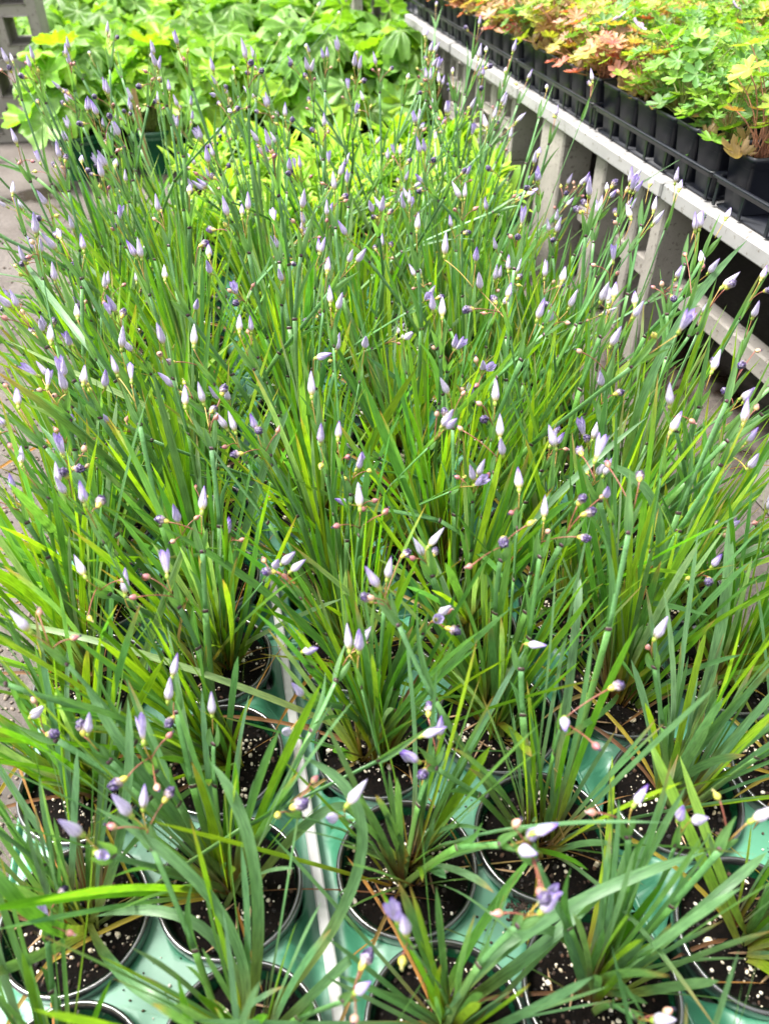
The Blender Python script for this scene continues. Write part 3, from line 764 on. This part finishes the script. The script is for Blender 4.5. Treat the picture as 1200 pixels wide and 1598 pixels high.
# ------------------------------------------------------------------ right-hand bench on blocks
BX=0.705; BZ=0.335
bench=thing('display_bench','long pale bench on piers along the right side, carrying black trays of geraniums','bench',(0,0,0))
for k,(y0,y1) in enumerate(((0.25,1.145),(1.150,1.815),(1.822,2.36),(2.375,2.90))):
    mb=MB(); mb.box((BX,y0,BZ-0.026),(BX+1.6,y1,BZ),bev=0.003)
    mb.build('board',M_bench,bench)
def block_mesh(W=0.150,Hh=0.1535,T=0.11):
    mb=MB(); b=0.020; e=0.004
    hw=(W-b*3)/2; hh=(Hh-b*3)/2
    ys=[0,b,b+hw,2*b+hw,2*b+2*hw,W]; zs=[0,b,b+hh,2*b+hh,2*b+2*hh,Hh]; idx={}
    for x,fx in ((0,0),(T,1)):
        for i in range(6):
            for k in range(6): idx[(fx,i,k)]=mb.vert((x,ys[i],zs[k]))
    hole=lambda i,k:(i in (1,3)) and (k in (1,3))
    for i in range(5):
        for k in range(5):
            if hole(i,k):
                a=[(i,k),(i+1,k),(i+1,k+1),(i,k+1)]
                for q in range(4):
                    u,v=a[q],a[(q+1)%4]; mb.face((idx[(0,)+u],idx[(0,)+v],idx[(1,)+v],idx[(1,)+u]),0,False)
            else:
                mb.face((idx[(0,i,k)],idx[(0,i,k+1)],idx[(0,i+1,k+1)],idx[(0,i+1,k)]),0,False)
                mb.face((idx[(1,i,k)],idx[(1,i+1,k)],idx[(1,i+1,k+1)],idx[(1,i,k+1)]),0,False)
    for q in range(5):
        mb.face((idx[(0,q,0)],idx[(0,q+1,0)],idx[(1,q+1,0)],idx[(1,q,0)]),0,False); mb.face((idx[(0,q,5)],idx[(1,q,5)],idx[(1,q+1,5)],idx[(0,q+1,5)]),0,False)
        mb.face((idx[(0,0,q)],idx[(1,0,q)],idx[(1,0,q+1)],idx[(0,0,q+1)]),0,False); mb.face((idx[(0,5,q)],idx[(0,5,q+1)],idx[(1,5,q+1)],idx[(1,5,q)]),0,False)
    return mb.mesh('hollow_block',M_block)
BLK=block_mesh()
def add_block(loc,rz,label,group):
    o=link('hollow_block',BLK,None,loc,(0,0,rz)); tag(o,label,'block',group)
    bv=o.modifiers.new('b','BEVEL'); bv.width=0.003; bv.segments=2; return o
for k,y in enumerate((1.90,2.055,2.30,2.52)):
    for q in (0,1):
        add_block((BX+0.03,y,0.0+q*0.1538),0,'pale hollow block under the right bench, %s layer, %s stack along'%('lower' if q==0 else 'upper',ORD[k]),'hollow blocks holding up the right bench')
# solid piers and stretcher rail
for k,(y,wd,x) in enumerate(((0.70,0.13,BX+0.02),(1.17,0.035,BX+0.02),(1.30,0.03,BX+0.05),(1.405,0.045,BX+0.02),(1.62,0.12,BX+0.010),(2.84,0.09,BX+0.010))):
    mb=MB(); mb.box((0,-wd/2,0),(0.07,wd/2,BZ-0.027),bev=0.004)
    mb.build('leg',M_block,bench,(x,y,0))
mb=MB(); mb.box((BX+0.06,0.77,0.13),(BX+0.09,1.55,0.165),bev=0.003)
mb.build('rail',M_block,bench)
mb=MB(); mb.box((BX+0.75,0.2,0.0),(BX+0.80,2.85,BZ-0.028),bev=0.003)
mb.build('back_panel',M_dark,bench)

# black carry trays with square pots
CP=0.067; 
def sq_pot():
    mb=MB()
    def ring(h,z,rc=0.006):
        out=[]
        for (sx,sy,a0) in ((1,1,0),(-1,1,90),(-1,-1,180),(1,-1,270)):
            for q in range(3):
                a=R(a0+45*q); out.append(mb.vert((sx*(h-rc)+rc*math.cos(a),sy*(h-rc)+rc*math.sin(a),z)))
        return out
    rs=[ring(0.024,0),ring(0.0315,0.072),ring(0.0328,0.073),ring(0.0330,0.079),ring(0.0315,0.080),ring(0.0305,0.062)]
    for a,b in zip(rs,rs[1:]):
        for k in range(12): mb.face((a[k],a[(k+1)%12],b[(k+1)%12],b[k]))
    mb.face(rs[-1]); return mb.mesh('pot',M_black)
SQP=sq_pot()
def sq_soil():
    mb=MB(); n=10; r=random.Random(5)
    ii=[[mb.vert((-0.030+0.060*i/n,-0.030+0.060*j/n,0.066+0.004*noise.noise(Vector((i*.7,j*.7,0))))) for i in range(n+1)] for j in range(n+1)]
    for j in range(n):
        for i in range(n): mb.face((ii[j][i],ii[j][i+1],ii[j+1][i+1],ii[j+1][i]))
    for q in range(40): pebble(mb,Vector((r.uniform(-.028,.028),r.uniform(-.028,.028),0.069)),r.uniform(.0006,.002),r.choice([(0.6,.55,.45),(0.05,.03,.02),(0.2,.13,.08)]),r,1)
    return mb.mesh('soil',[M_soil,M_bits])
SQS=sq_soil()
def palm_leaf(mb,c,size,q,r,lobes=5,col_=(0.2,0.4,0.05),deep=0.45,col2=None,cup=0.25,teeth=0.12,cleft=0.6,wave=0.06):
    """lobed leaf: fan of ring verts around c, orientation quaternion q"""
    n=lobes*8; ph=r.uniform(-.1,.1); rings=[]
    span=2*math.pi-cleft; c0=mb.vert(c,mixc(col_,(1,1,0.5),0.08),(0.5,0.5)); K=3; prev=None
    for k in range(1,K+1):
        row=[]
        for i in range(n+1):
            u=i/n; a=-span/2+span*u+math.pi/2
            l=abs(math.cos(math.pi*lobes*u+math.pi/2))**0.55
            rad=size*(1-deep*(1-l))*(0.82+0.18*math.sin(math.pi*u))+size*teeth*(0.5*math.sin(u*n*1.9))*(k==K)
            rr=rad*k/K
            z=cup*rr*rr/size+wave*size*math.cos(2*math.pi*lobes*u)*(k/K)+r.uniform(-.01,.01)*size
            cc=mixc(col_,col2,(k/K)**2) if col2 else col_
            row.append(mb.vert(c+q@Vector((rr*math.cos(a),rr*math.sin(a),z)),cc,(0.5+0.5*rr/size*math.cos(a),0.5+0.5*rr/size*math.sin(a))))
        if prev is None:
            for i in range(n): mb.face((c0,row[i],row[i+1]))
        else:
            for i in range(n): mb.face((prev[i],row[i],row[i+1],prev[i+1]))
        prev=row
def rot_to(nrm,r):
    return nrm.to_track_quat('Z','Y')@Matrix.Rotation(r.uniform(0,6.28),3,'Z').to_quaternion()
def geranium(kind,seed):
    r=random.Random(seed); mb=MB(); ms=MB()
    pal={'g':[(0.10,0.24,0.03),(0.16,0.34,0.035),(0.24,0.42,0.04),(0.13,0.28,0.08)],
         'm':[(0.20,0.36,0.04),(0.34,0.36,0.05),(0.45,0.22,0.10),(0.28,0.40,0.05)],
         'r':[(0.46,0.20,0.15),(0.46,0.07,0.06),(0.46,0.29,0.15),(0.36,0.36,0.06),(0.46,0.27,0.22),(0.26,0.36,0.05)]}[kind]
    nl=r.randint(28,36)
    for k in range(nl):
        a=r.uniform(0,6.28); h=r.uniform(0.012,0.085)*(0.8 if kind=='r' else 1); rad=r.uniform(0.005,0.048)
        c=Vector((rad*math.cos(a),rad*math.sin(a),0.066+h)); out=Vector((math.cos(a),math.sin(a),0))
        nrm=(Vector((0,0,1))+out*r.uniform(0,.7)+Vector((r.gauss(0,.25),r.gauss(0,.25),0))).normalized()
        cc=jit(r.choice(pal),r,.2)
        palm_leaf(mb,c,r.uniform(0.009,0.0175),rot_to(nrm,r),r,lobes=r.choice((5,5,7)),col_=cc,deep=0.62,teeth=0.16,cleft=0.7,col2=mixc(cc,r.choice(pal),0.4))
        st=jit((0.20,0.22,0.06) if kind=='g' else (0.32,0.14,0.08),r)
        ms.tube(bez(Vector((r.gauss(0,.004),r.gauss(0,.004),0.066)),Vector((c.x*.3,c.y*.3,0.066+h*.7)),c,4),[0.0006]*5,[st]*5,4)
    for k in range(5):  # dry litter
        a=r.uniform(0,6.28); c=Vector((0.024*math.cos(a),0.024*math.sin(a),0.072+r.random()*.01))
        palm_leaf(mb,c,0.010,rot_to(Vector((r.gauss(0,.5),r.gauss(0,.5),1)).normalized(),r),r,col_=(0.35,0.24,0.14),deep=.5,cup=1.2)
    return mb.mesh('foliage',M_broad), ms.mesh('stems',M_stem)
GER={k:[geranium(k,900+i+ord(k)) for i in range(5)] for k in 'gmr'}
def petal_flower():
    mb=MB()
    for k in range(5):
        a=2*math.pi*k/5; q=Matrix.Rotation(a,3,'Z'); rows=[]
        for i in range(5):
            t=i/4; hw=0.0055*math.sin(math.pi*(0.1+0.75*t)); row=[mb.vert(q@Vector((s*hw,0.001+0.011*t,0.003*t-0.0015*abs(s))),mixc((0.6,0.5,0.72),(0.55,0.38,0.72),t),(s,t)) for s in (-1,0,1)]; rows.append(row)
        for x,y in zip(rows,rows[1:]):
            for s in (0,1): mb.face((x[s],x[s+1],y[s+1],y[s]))
    mb.lathe([(0.0012,0),(0.0012,0.003),(0.0003,0.004)],6,(0.5,0.5,0.2),0,cap=True)
    return mb.mesh('flower',M_petal)
PFL=petal_flower()
def carry_tray():
    mb=MB(); W=3*CP+0.006; L=6*CP+0.006; t=0.040
    def loop(e,z):
        hw,hl=W/2+e,L/2+e; rc=0.010; out=[]
        for (sx,sy,a0) in ((1,1,0),(-1,1,90),(-1,-1,180),(1,-1,270)):
            for q in range(4):
                a=R(a0+30*q); out.append(mb.vert((sx*(hw-rc)+rc*math.cos(a),sy*(hl-rc)+rc*math.sin(a),z)))
        return out
    def skin(rows,close=False):
        for a,b in zip(rows,rows[1:]+([rows[0]] if close else [])):
            for k in range(16): mb.face((a[k],a[(k+1)%16],b[(k+1)%16],b[k]))
    skin([loop(0.0,t-0.006),loop(0.0015,t-0.0055),loop(0.002,t),loop(0.0065,t+0.001),loop(0.007,t+0.004),loop(0.005,t+0.0055),loop(0.001,t+0.0045),loop(-0.001,t+0.001)],True)
    f=[loop(-0.006,0.0),loop(-0.004,0.003)]; skin(f); mb.face(f[1]); mb.face(f[0][::-1])
    for sy in range(-3,4):
        for sx in (-1,1):
            x=sx*(W/2-0.0015); y=sy*CP*0.98; mb.box((x-0.0012,y-0.003,0.002),(x+0.0012,y+0.003,t-0.004))
    for sx in (-1,0,1):
        for sy in (-1,1):
            y=sy*(L/2-0.0015); x=sx*CP; mb.box((x-0.003,y-0.0012,0.002),(x+0.003,y+0.0012,t-0.004))
    return mb.mesh('black_carry_tray',M_black)
CT=carry_tray()
def project(p):
    d=p-CAM; z=d.dot(CF); return (600+FPX*d.dot(CR)/z, 799-FPX*d.dot(CU)/z) if z>0 else (-9999,-9999)
r=random.Random(55); gi=0; GP=[]
for tx in range(6):
    for ty in range(6):
        cx=BX+0.016+CP*1.5+0.003+tx*(3*CP+0.012); cy=0.63+ty*(6*CP+0.016)+CP*3
        hit=False
        for i in range(3):
            for j in range(6):
                x=cx+(i-1)*CP; y=cy+(j-2.5)*CP; p=project(Vector((x,y,BZ+0.12)))
                if p[0]>1250 or p[1]<-70 or p[1]>700 or y>2.85: continue
                hit=True; GP.append(((Vector((x,y,BZ+.1))-CAM).length,x,y,tx*3+i,ty*6+j,p))
        if hit:
            o=link('black_carry_tray',CT,None,(cx,cy,BZ+0.001)); tag(o,'black carry tray on the right bench, %s row from its edge, %s along'%(ORD[tx],ORD[ty]),'tray','black carry trays on the right bench')
GP.sort(key=lambda q:q[0]+0.22*q[3]*0.067/0.067*0.3)
import bmesh
far=bmesh.new()
for n_g,(dd,x,y,ri,rj,p) in enumerate(GP):
    red=(y-1.25)*0.9-(x-0.75)*0.25+r.gauss(0,.30)
    kind='g' if red<0.25 else 'm' if red<0.62 else 'r'
    if red>1.6 and r.random()<.4: kind='m'
    nm={'g':'green','m':'amber and green','r':'red and orange'}[kind]
    f,s_=GER[kind][r.randrange(5)]; sc=r.uniform(1.0,1.45); rz=r.uniform(0,6.28); dz=0.066*(1-sc); sx_=0
    if ri==0: sc*=1.12; dz=0.066*(1-sc)-0.004
    if n_g>=290:
        M=Matrix.Translation((x,y,BZ+0.005+dz))@Matrix.Rotation(rz,4,'Z')@Matrix.Scale(sc,4)
        c=f.copy(); c.transform(M); far.from_mesh(c); bpy.data.meshes.remove(c)
        if p[0]>1210 or p[1]<-20: pass
        continue
    t=thing('potted_geranium','%s geranium, square pot, %s row from bench edge, %s along'%(nm,ORD[ri],ORD[rj]),'potted plant',(x+r.uniform(-.001,.001),y+r.uniform(-.001,.001),BZ+0.0045),0,'potted geraniums on the right bench')
    t.rotation_euler=(0,0,r.choice((0,1,2,3))*math.pi/2+r.uniform(-.02,.02))
    link('pot',SQP,t); link('soil',SQS,t); link('foliage',f,t,(0,0,dz),(0,0,rz),sc); link('stems',s_,t,(0,0,dz),(0,0,rz),sc)
    for (fx,fy) in ((967,75),(1150,12),(965,118)):
        if abs(p[0]-fx)<26 and abs(p[1]-fy-25)<26 and gi<3 and r.random()<.8:
            gi+=1; h=0.17
            ms=MB(); ms.tube([Vector((0,0,.066)),Vector((.003,0,.12)),Vector((0,0,h))],[.0006]*3,[(0.2,.25,.06)]*3,4)
            sk=ms.build('flower_stalk',M_stem,t); link('flower',PFL,sk,(0,0,h),(R(25),R(-20),0),1.25)
            break
if len(GP)>290:
    me=bpy.data.meshes.new('geranium_bed'); far.to_mesh(me); me.materials.clear(); me.materials.append(M_broad)
    o=link('geranium_bed',me); o['kind']='stuff'; tag(o,'far mass of red and amber geranium leaves at the back of the right bench','foliage')
far.free()

# ------------------------------------------------------------------ lime leaved plants behind the irises
def big_pot():
    mb=MB(); mb.lathe([(0.055,0),(0.075,0.110),(0.079,0.111),(0.080,0.122),(0.0775,0.124),(0.0755,0.118),(0.074,0.100)],40); a=mb.mesh('pot',M_pot)
    mb=MB(); rings=[[mb.vert((q*0.0752/8*math.cos(2*math.pi*j/32),q*0.0752/8*math.sin(2*math.pi*j/32),0.106+0.004*noise.noise(Vector((q,j,0))))) for j in range(32)] for q in range(1,9)]
    for x,y in zip(rings,rings[1:]):
        for j in range(32): mb.face((x[j],y[j],y[(j+1)%32],x[(j+1)%32]))
    mb.face(rings[0]); return a, mb.mesh('soil',[M_soil])
BP,BS=big_pot()
def heuchera(seed,nl=34,hmax=0.22,size=0.058,spread=0.12):
    r=random.Random(seed); mb=MB(); ms=MB()
    pal=[(0.22,0.42,0.025),(0.16,0.34,0.03),(0.28,0.48,0.025),(0.11,0.25,0.035),(0.20,0.37,0.09)]
    for k in range(nl):
        a=r.uniform(0,6.28); t=r.random(); h=hmax*(0.02+0.98*(1-t*0.7)*r.uniform(.35,1)); rad=spread*(0.25+0.75*t)
        c=Vector((rad*math.cos(a),rad*math.sin(a),0.11+h)); out=Vector((math.cos(a),math.sin(a),0))
        nrm=(Vector((0,0,1))+out*(0.3+0.9*t)+Vector((r.gauss(0,.25),r.gauss(0,.25),0))).normalized(); cc=jit(r.choice(pal),r,.15)
        palm_leaf(mb,c,size*r.uniform(.75,1.25),rot_to(nrm,r),r,lobes=r.choice((5,7)),col_=cc,deep=0.25,teeth=0.15,cleft=0.4,cup=r.uniform(-.8,.5),col2=mixc(cc,(0.20,0.40,0.04),0.25),wave=0.11)
        ms.tube(bez(Vector((r.gauss(0,.01),r.gauss(0,.01),0.108)),Vector((c.x*.35,c.y*.35,0.11+h*.8)),c,5),[0.0017,0.0016,0.0015,0.0014,0.0012,0.001],[jit((0.30,0.38,0.09),r)]*6,6)
    return mb.mesh('foliage',M_broad), ms.mesh('stems',M_stem)
HEU=[heuchera(300+i) for i in range(6)]
spots=[]
for iy in range(9):
    for ix in range(7):
        x=-0.34-0.03*iy+ix*0.185+(iy%2)*0.07; y=2.55+iy*0.20
        if x>0.70+0.05*iy: continue
        spots.append((x,y))
r=random.Random(66); cnt={}
spots.sort(key=lambda s:(s[1],s[0]))
for k,(x,y) in enumerate(spots):
    x+=r.uniform(-.02,.02); y+=r.uniform(-.02,.02)
    p=project(Vector((x,y,0.2)))
    iy=round((y-2.55)/0.20); lr='left end' if x<-0.2 else 'left part' if x<0.1 else 'middle' if x<0.4 else 'right end'
    t=thing('lime_leaf_plant','lime scalloped-leaf plant behind the irises, %s row back, %s from its left end'%(ORD[max(0,iy)],ORD[cnt.setdefault(iy,0)]),'potted plant',(x,y,0),r.uniform(0,6.28),'lime green leafy plants behind the irises')
    cnt[iy]+=1; link('pot',BP,t); link('soil',BS,t); f,s=HEU[r.randrange(6)]; sc=r.uniform(1.0,1.35)*(1+0.05*max(0,iy-2))
    link('foliage',f,t,(0,0,.11*(1-sc)),None,sc); link('stems',s,t,(0,0,.11*(1-sc)),None,sc)
# low bright plants between
def lowplant(seed):
    r=random.Random(seed); mb=MB()
    pal=[(0.28,0.48,0.035),(0.20,0.40,0.04),(0.36,0.56,0.05)]
    for k in range(60):
        a=r.uniform(0,6.28); el=r.uniform(.3,1.3); u=Vector((math.cos(a)*math.cos(el),math.sin(a)*math.cos(el),math.sin(el))); L=r.uniform(.05,.095)
        p0=Vector((r.gauss(0,.022),r.gauss(0,.022),0.105+r.uniform(0,.03))); p2=p0+u*L+Vector((0,0,-.15*L)); n=6; w=r.uniform(.010,.017)
        blade(mb,bez(p0,p0+u*L*.55+Vector((0,0,.008)),p2,n),[w*math.sin(math.pi*(0.08+0.9*i/n)) for i in range(n+1)],Vector((-u.x*u.z,-u.y*u.z,1)).normalized(),r.choice(pal),jit(r.choice(pal),r),r,.12)
    return mb.mesh('foliage',M_broad)
LOW=[lowplant(400+i) for i in range(4)]
k=0
for iy in range(4):
    for ix in range(5):
        x=-0.02+ix*0.15+(iy%2)*.06; y=1.62+iy*0.165; k+=1
        t=thing('low_leafy_pot','low bright green rosette plant just behind the irises, %s in its row, %s row'%(ORD[ix],ORD[iy]),'potted plant',(x+r.uniform(-.01,.01),y+r.uniform(-.01,.01),0),r.uniform(0,6.28),'low bright rosette plants behind the irises')
        link('pot',BP,t); link('soil',BS,t); link('foliage',LOW[r.randrange(4)],t,(0,0,-.01),None,1.25)
# hollow blocks top left
for k,(x,y,z,lab) in enumerate(((-0.745,3.13,0,'lower pale hollow block at the far left edge beside the lime leaves'),(-0.68,3.13,0.248,'upper pale hollow block at the far left edge, stacked on another'),(-1.10,3.35,0,'pale hollow block in the shade behind the left stack'),
        (0.585,3.35,0,'lower pale hollow block between the lime leaves and the right bench'),(0.585,3.35,0.248,'upper pale hollow block between the lime leaves and the right bench'))):
    o=add_block((x,y,z),-R(90),lab,'pale hollow blocks behind the plants'); o.scale=(1.6,)*3
mb=MB(); mb.box((-4,4.7,0.0),(3.6,4.8,1.2),bev=0.003)
o=mb.build('back_wall',M_dark); tag(o,'dark brown wall behind the blocks and lime leaved plants','wall')

# plant tag: blotched cream straw-like label among the far grasses
q=at(213,165,0.30); qb=at(213,215,0.22)
t=MB(); pts=[Vector((0,0,-0.12)),Vector((0.0005,0,-0.06)),Vector((0.001,0,-0.02)),Vector((0,0,0.03)),Vector((0.001,0,0.045))]
blade(t,pts,[0.011,0.012,0.013,0.013,0.010],Vector((0.2,-1,0)),(0.20,0.12,0.05),(0.26,0.17,0.07),random.Random(4),0.06)
o=t.build('dried_leaf',M_bits,None,(q.x,q.y,q.z-0.01)); tag(o,'upright dried straw-coloured leaf standing at the back left of the irises','leaf')
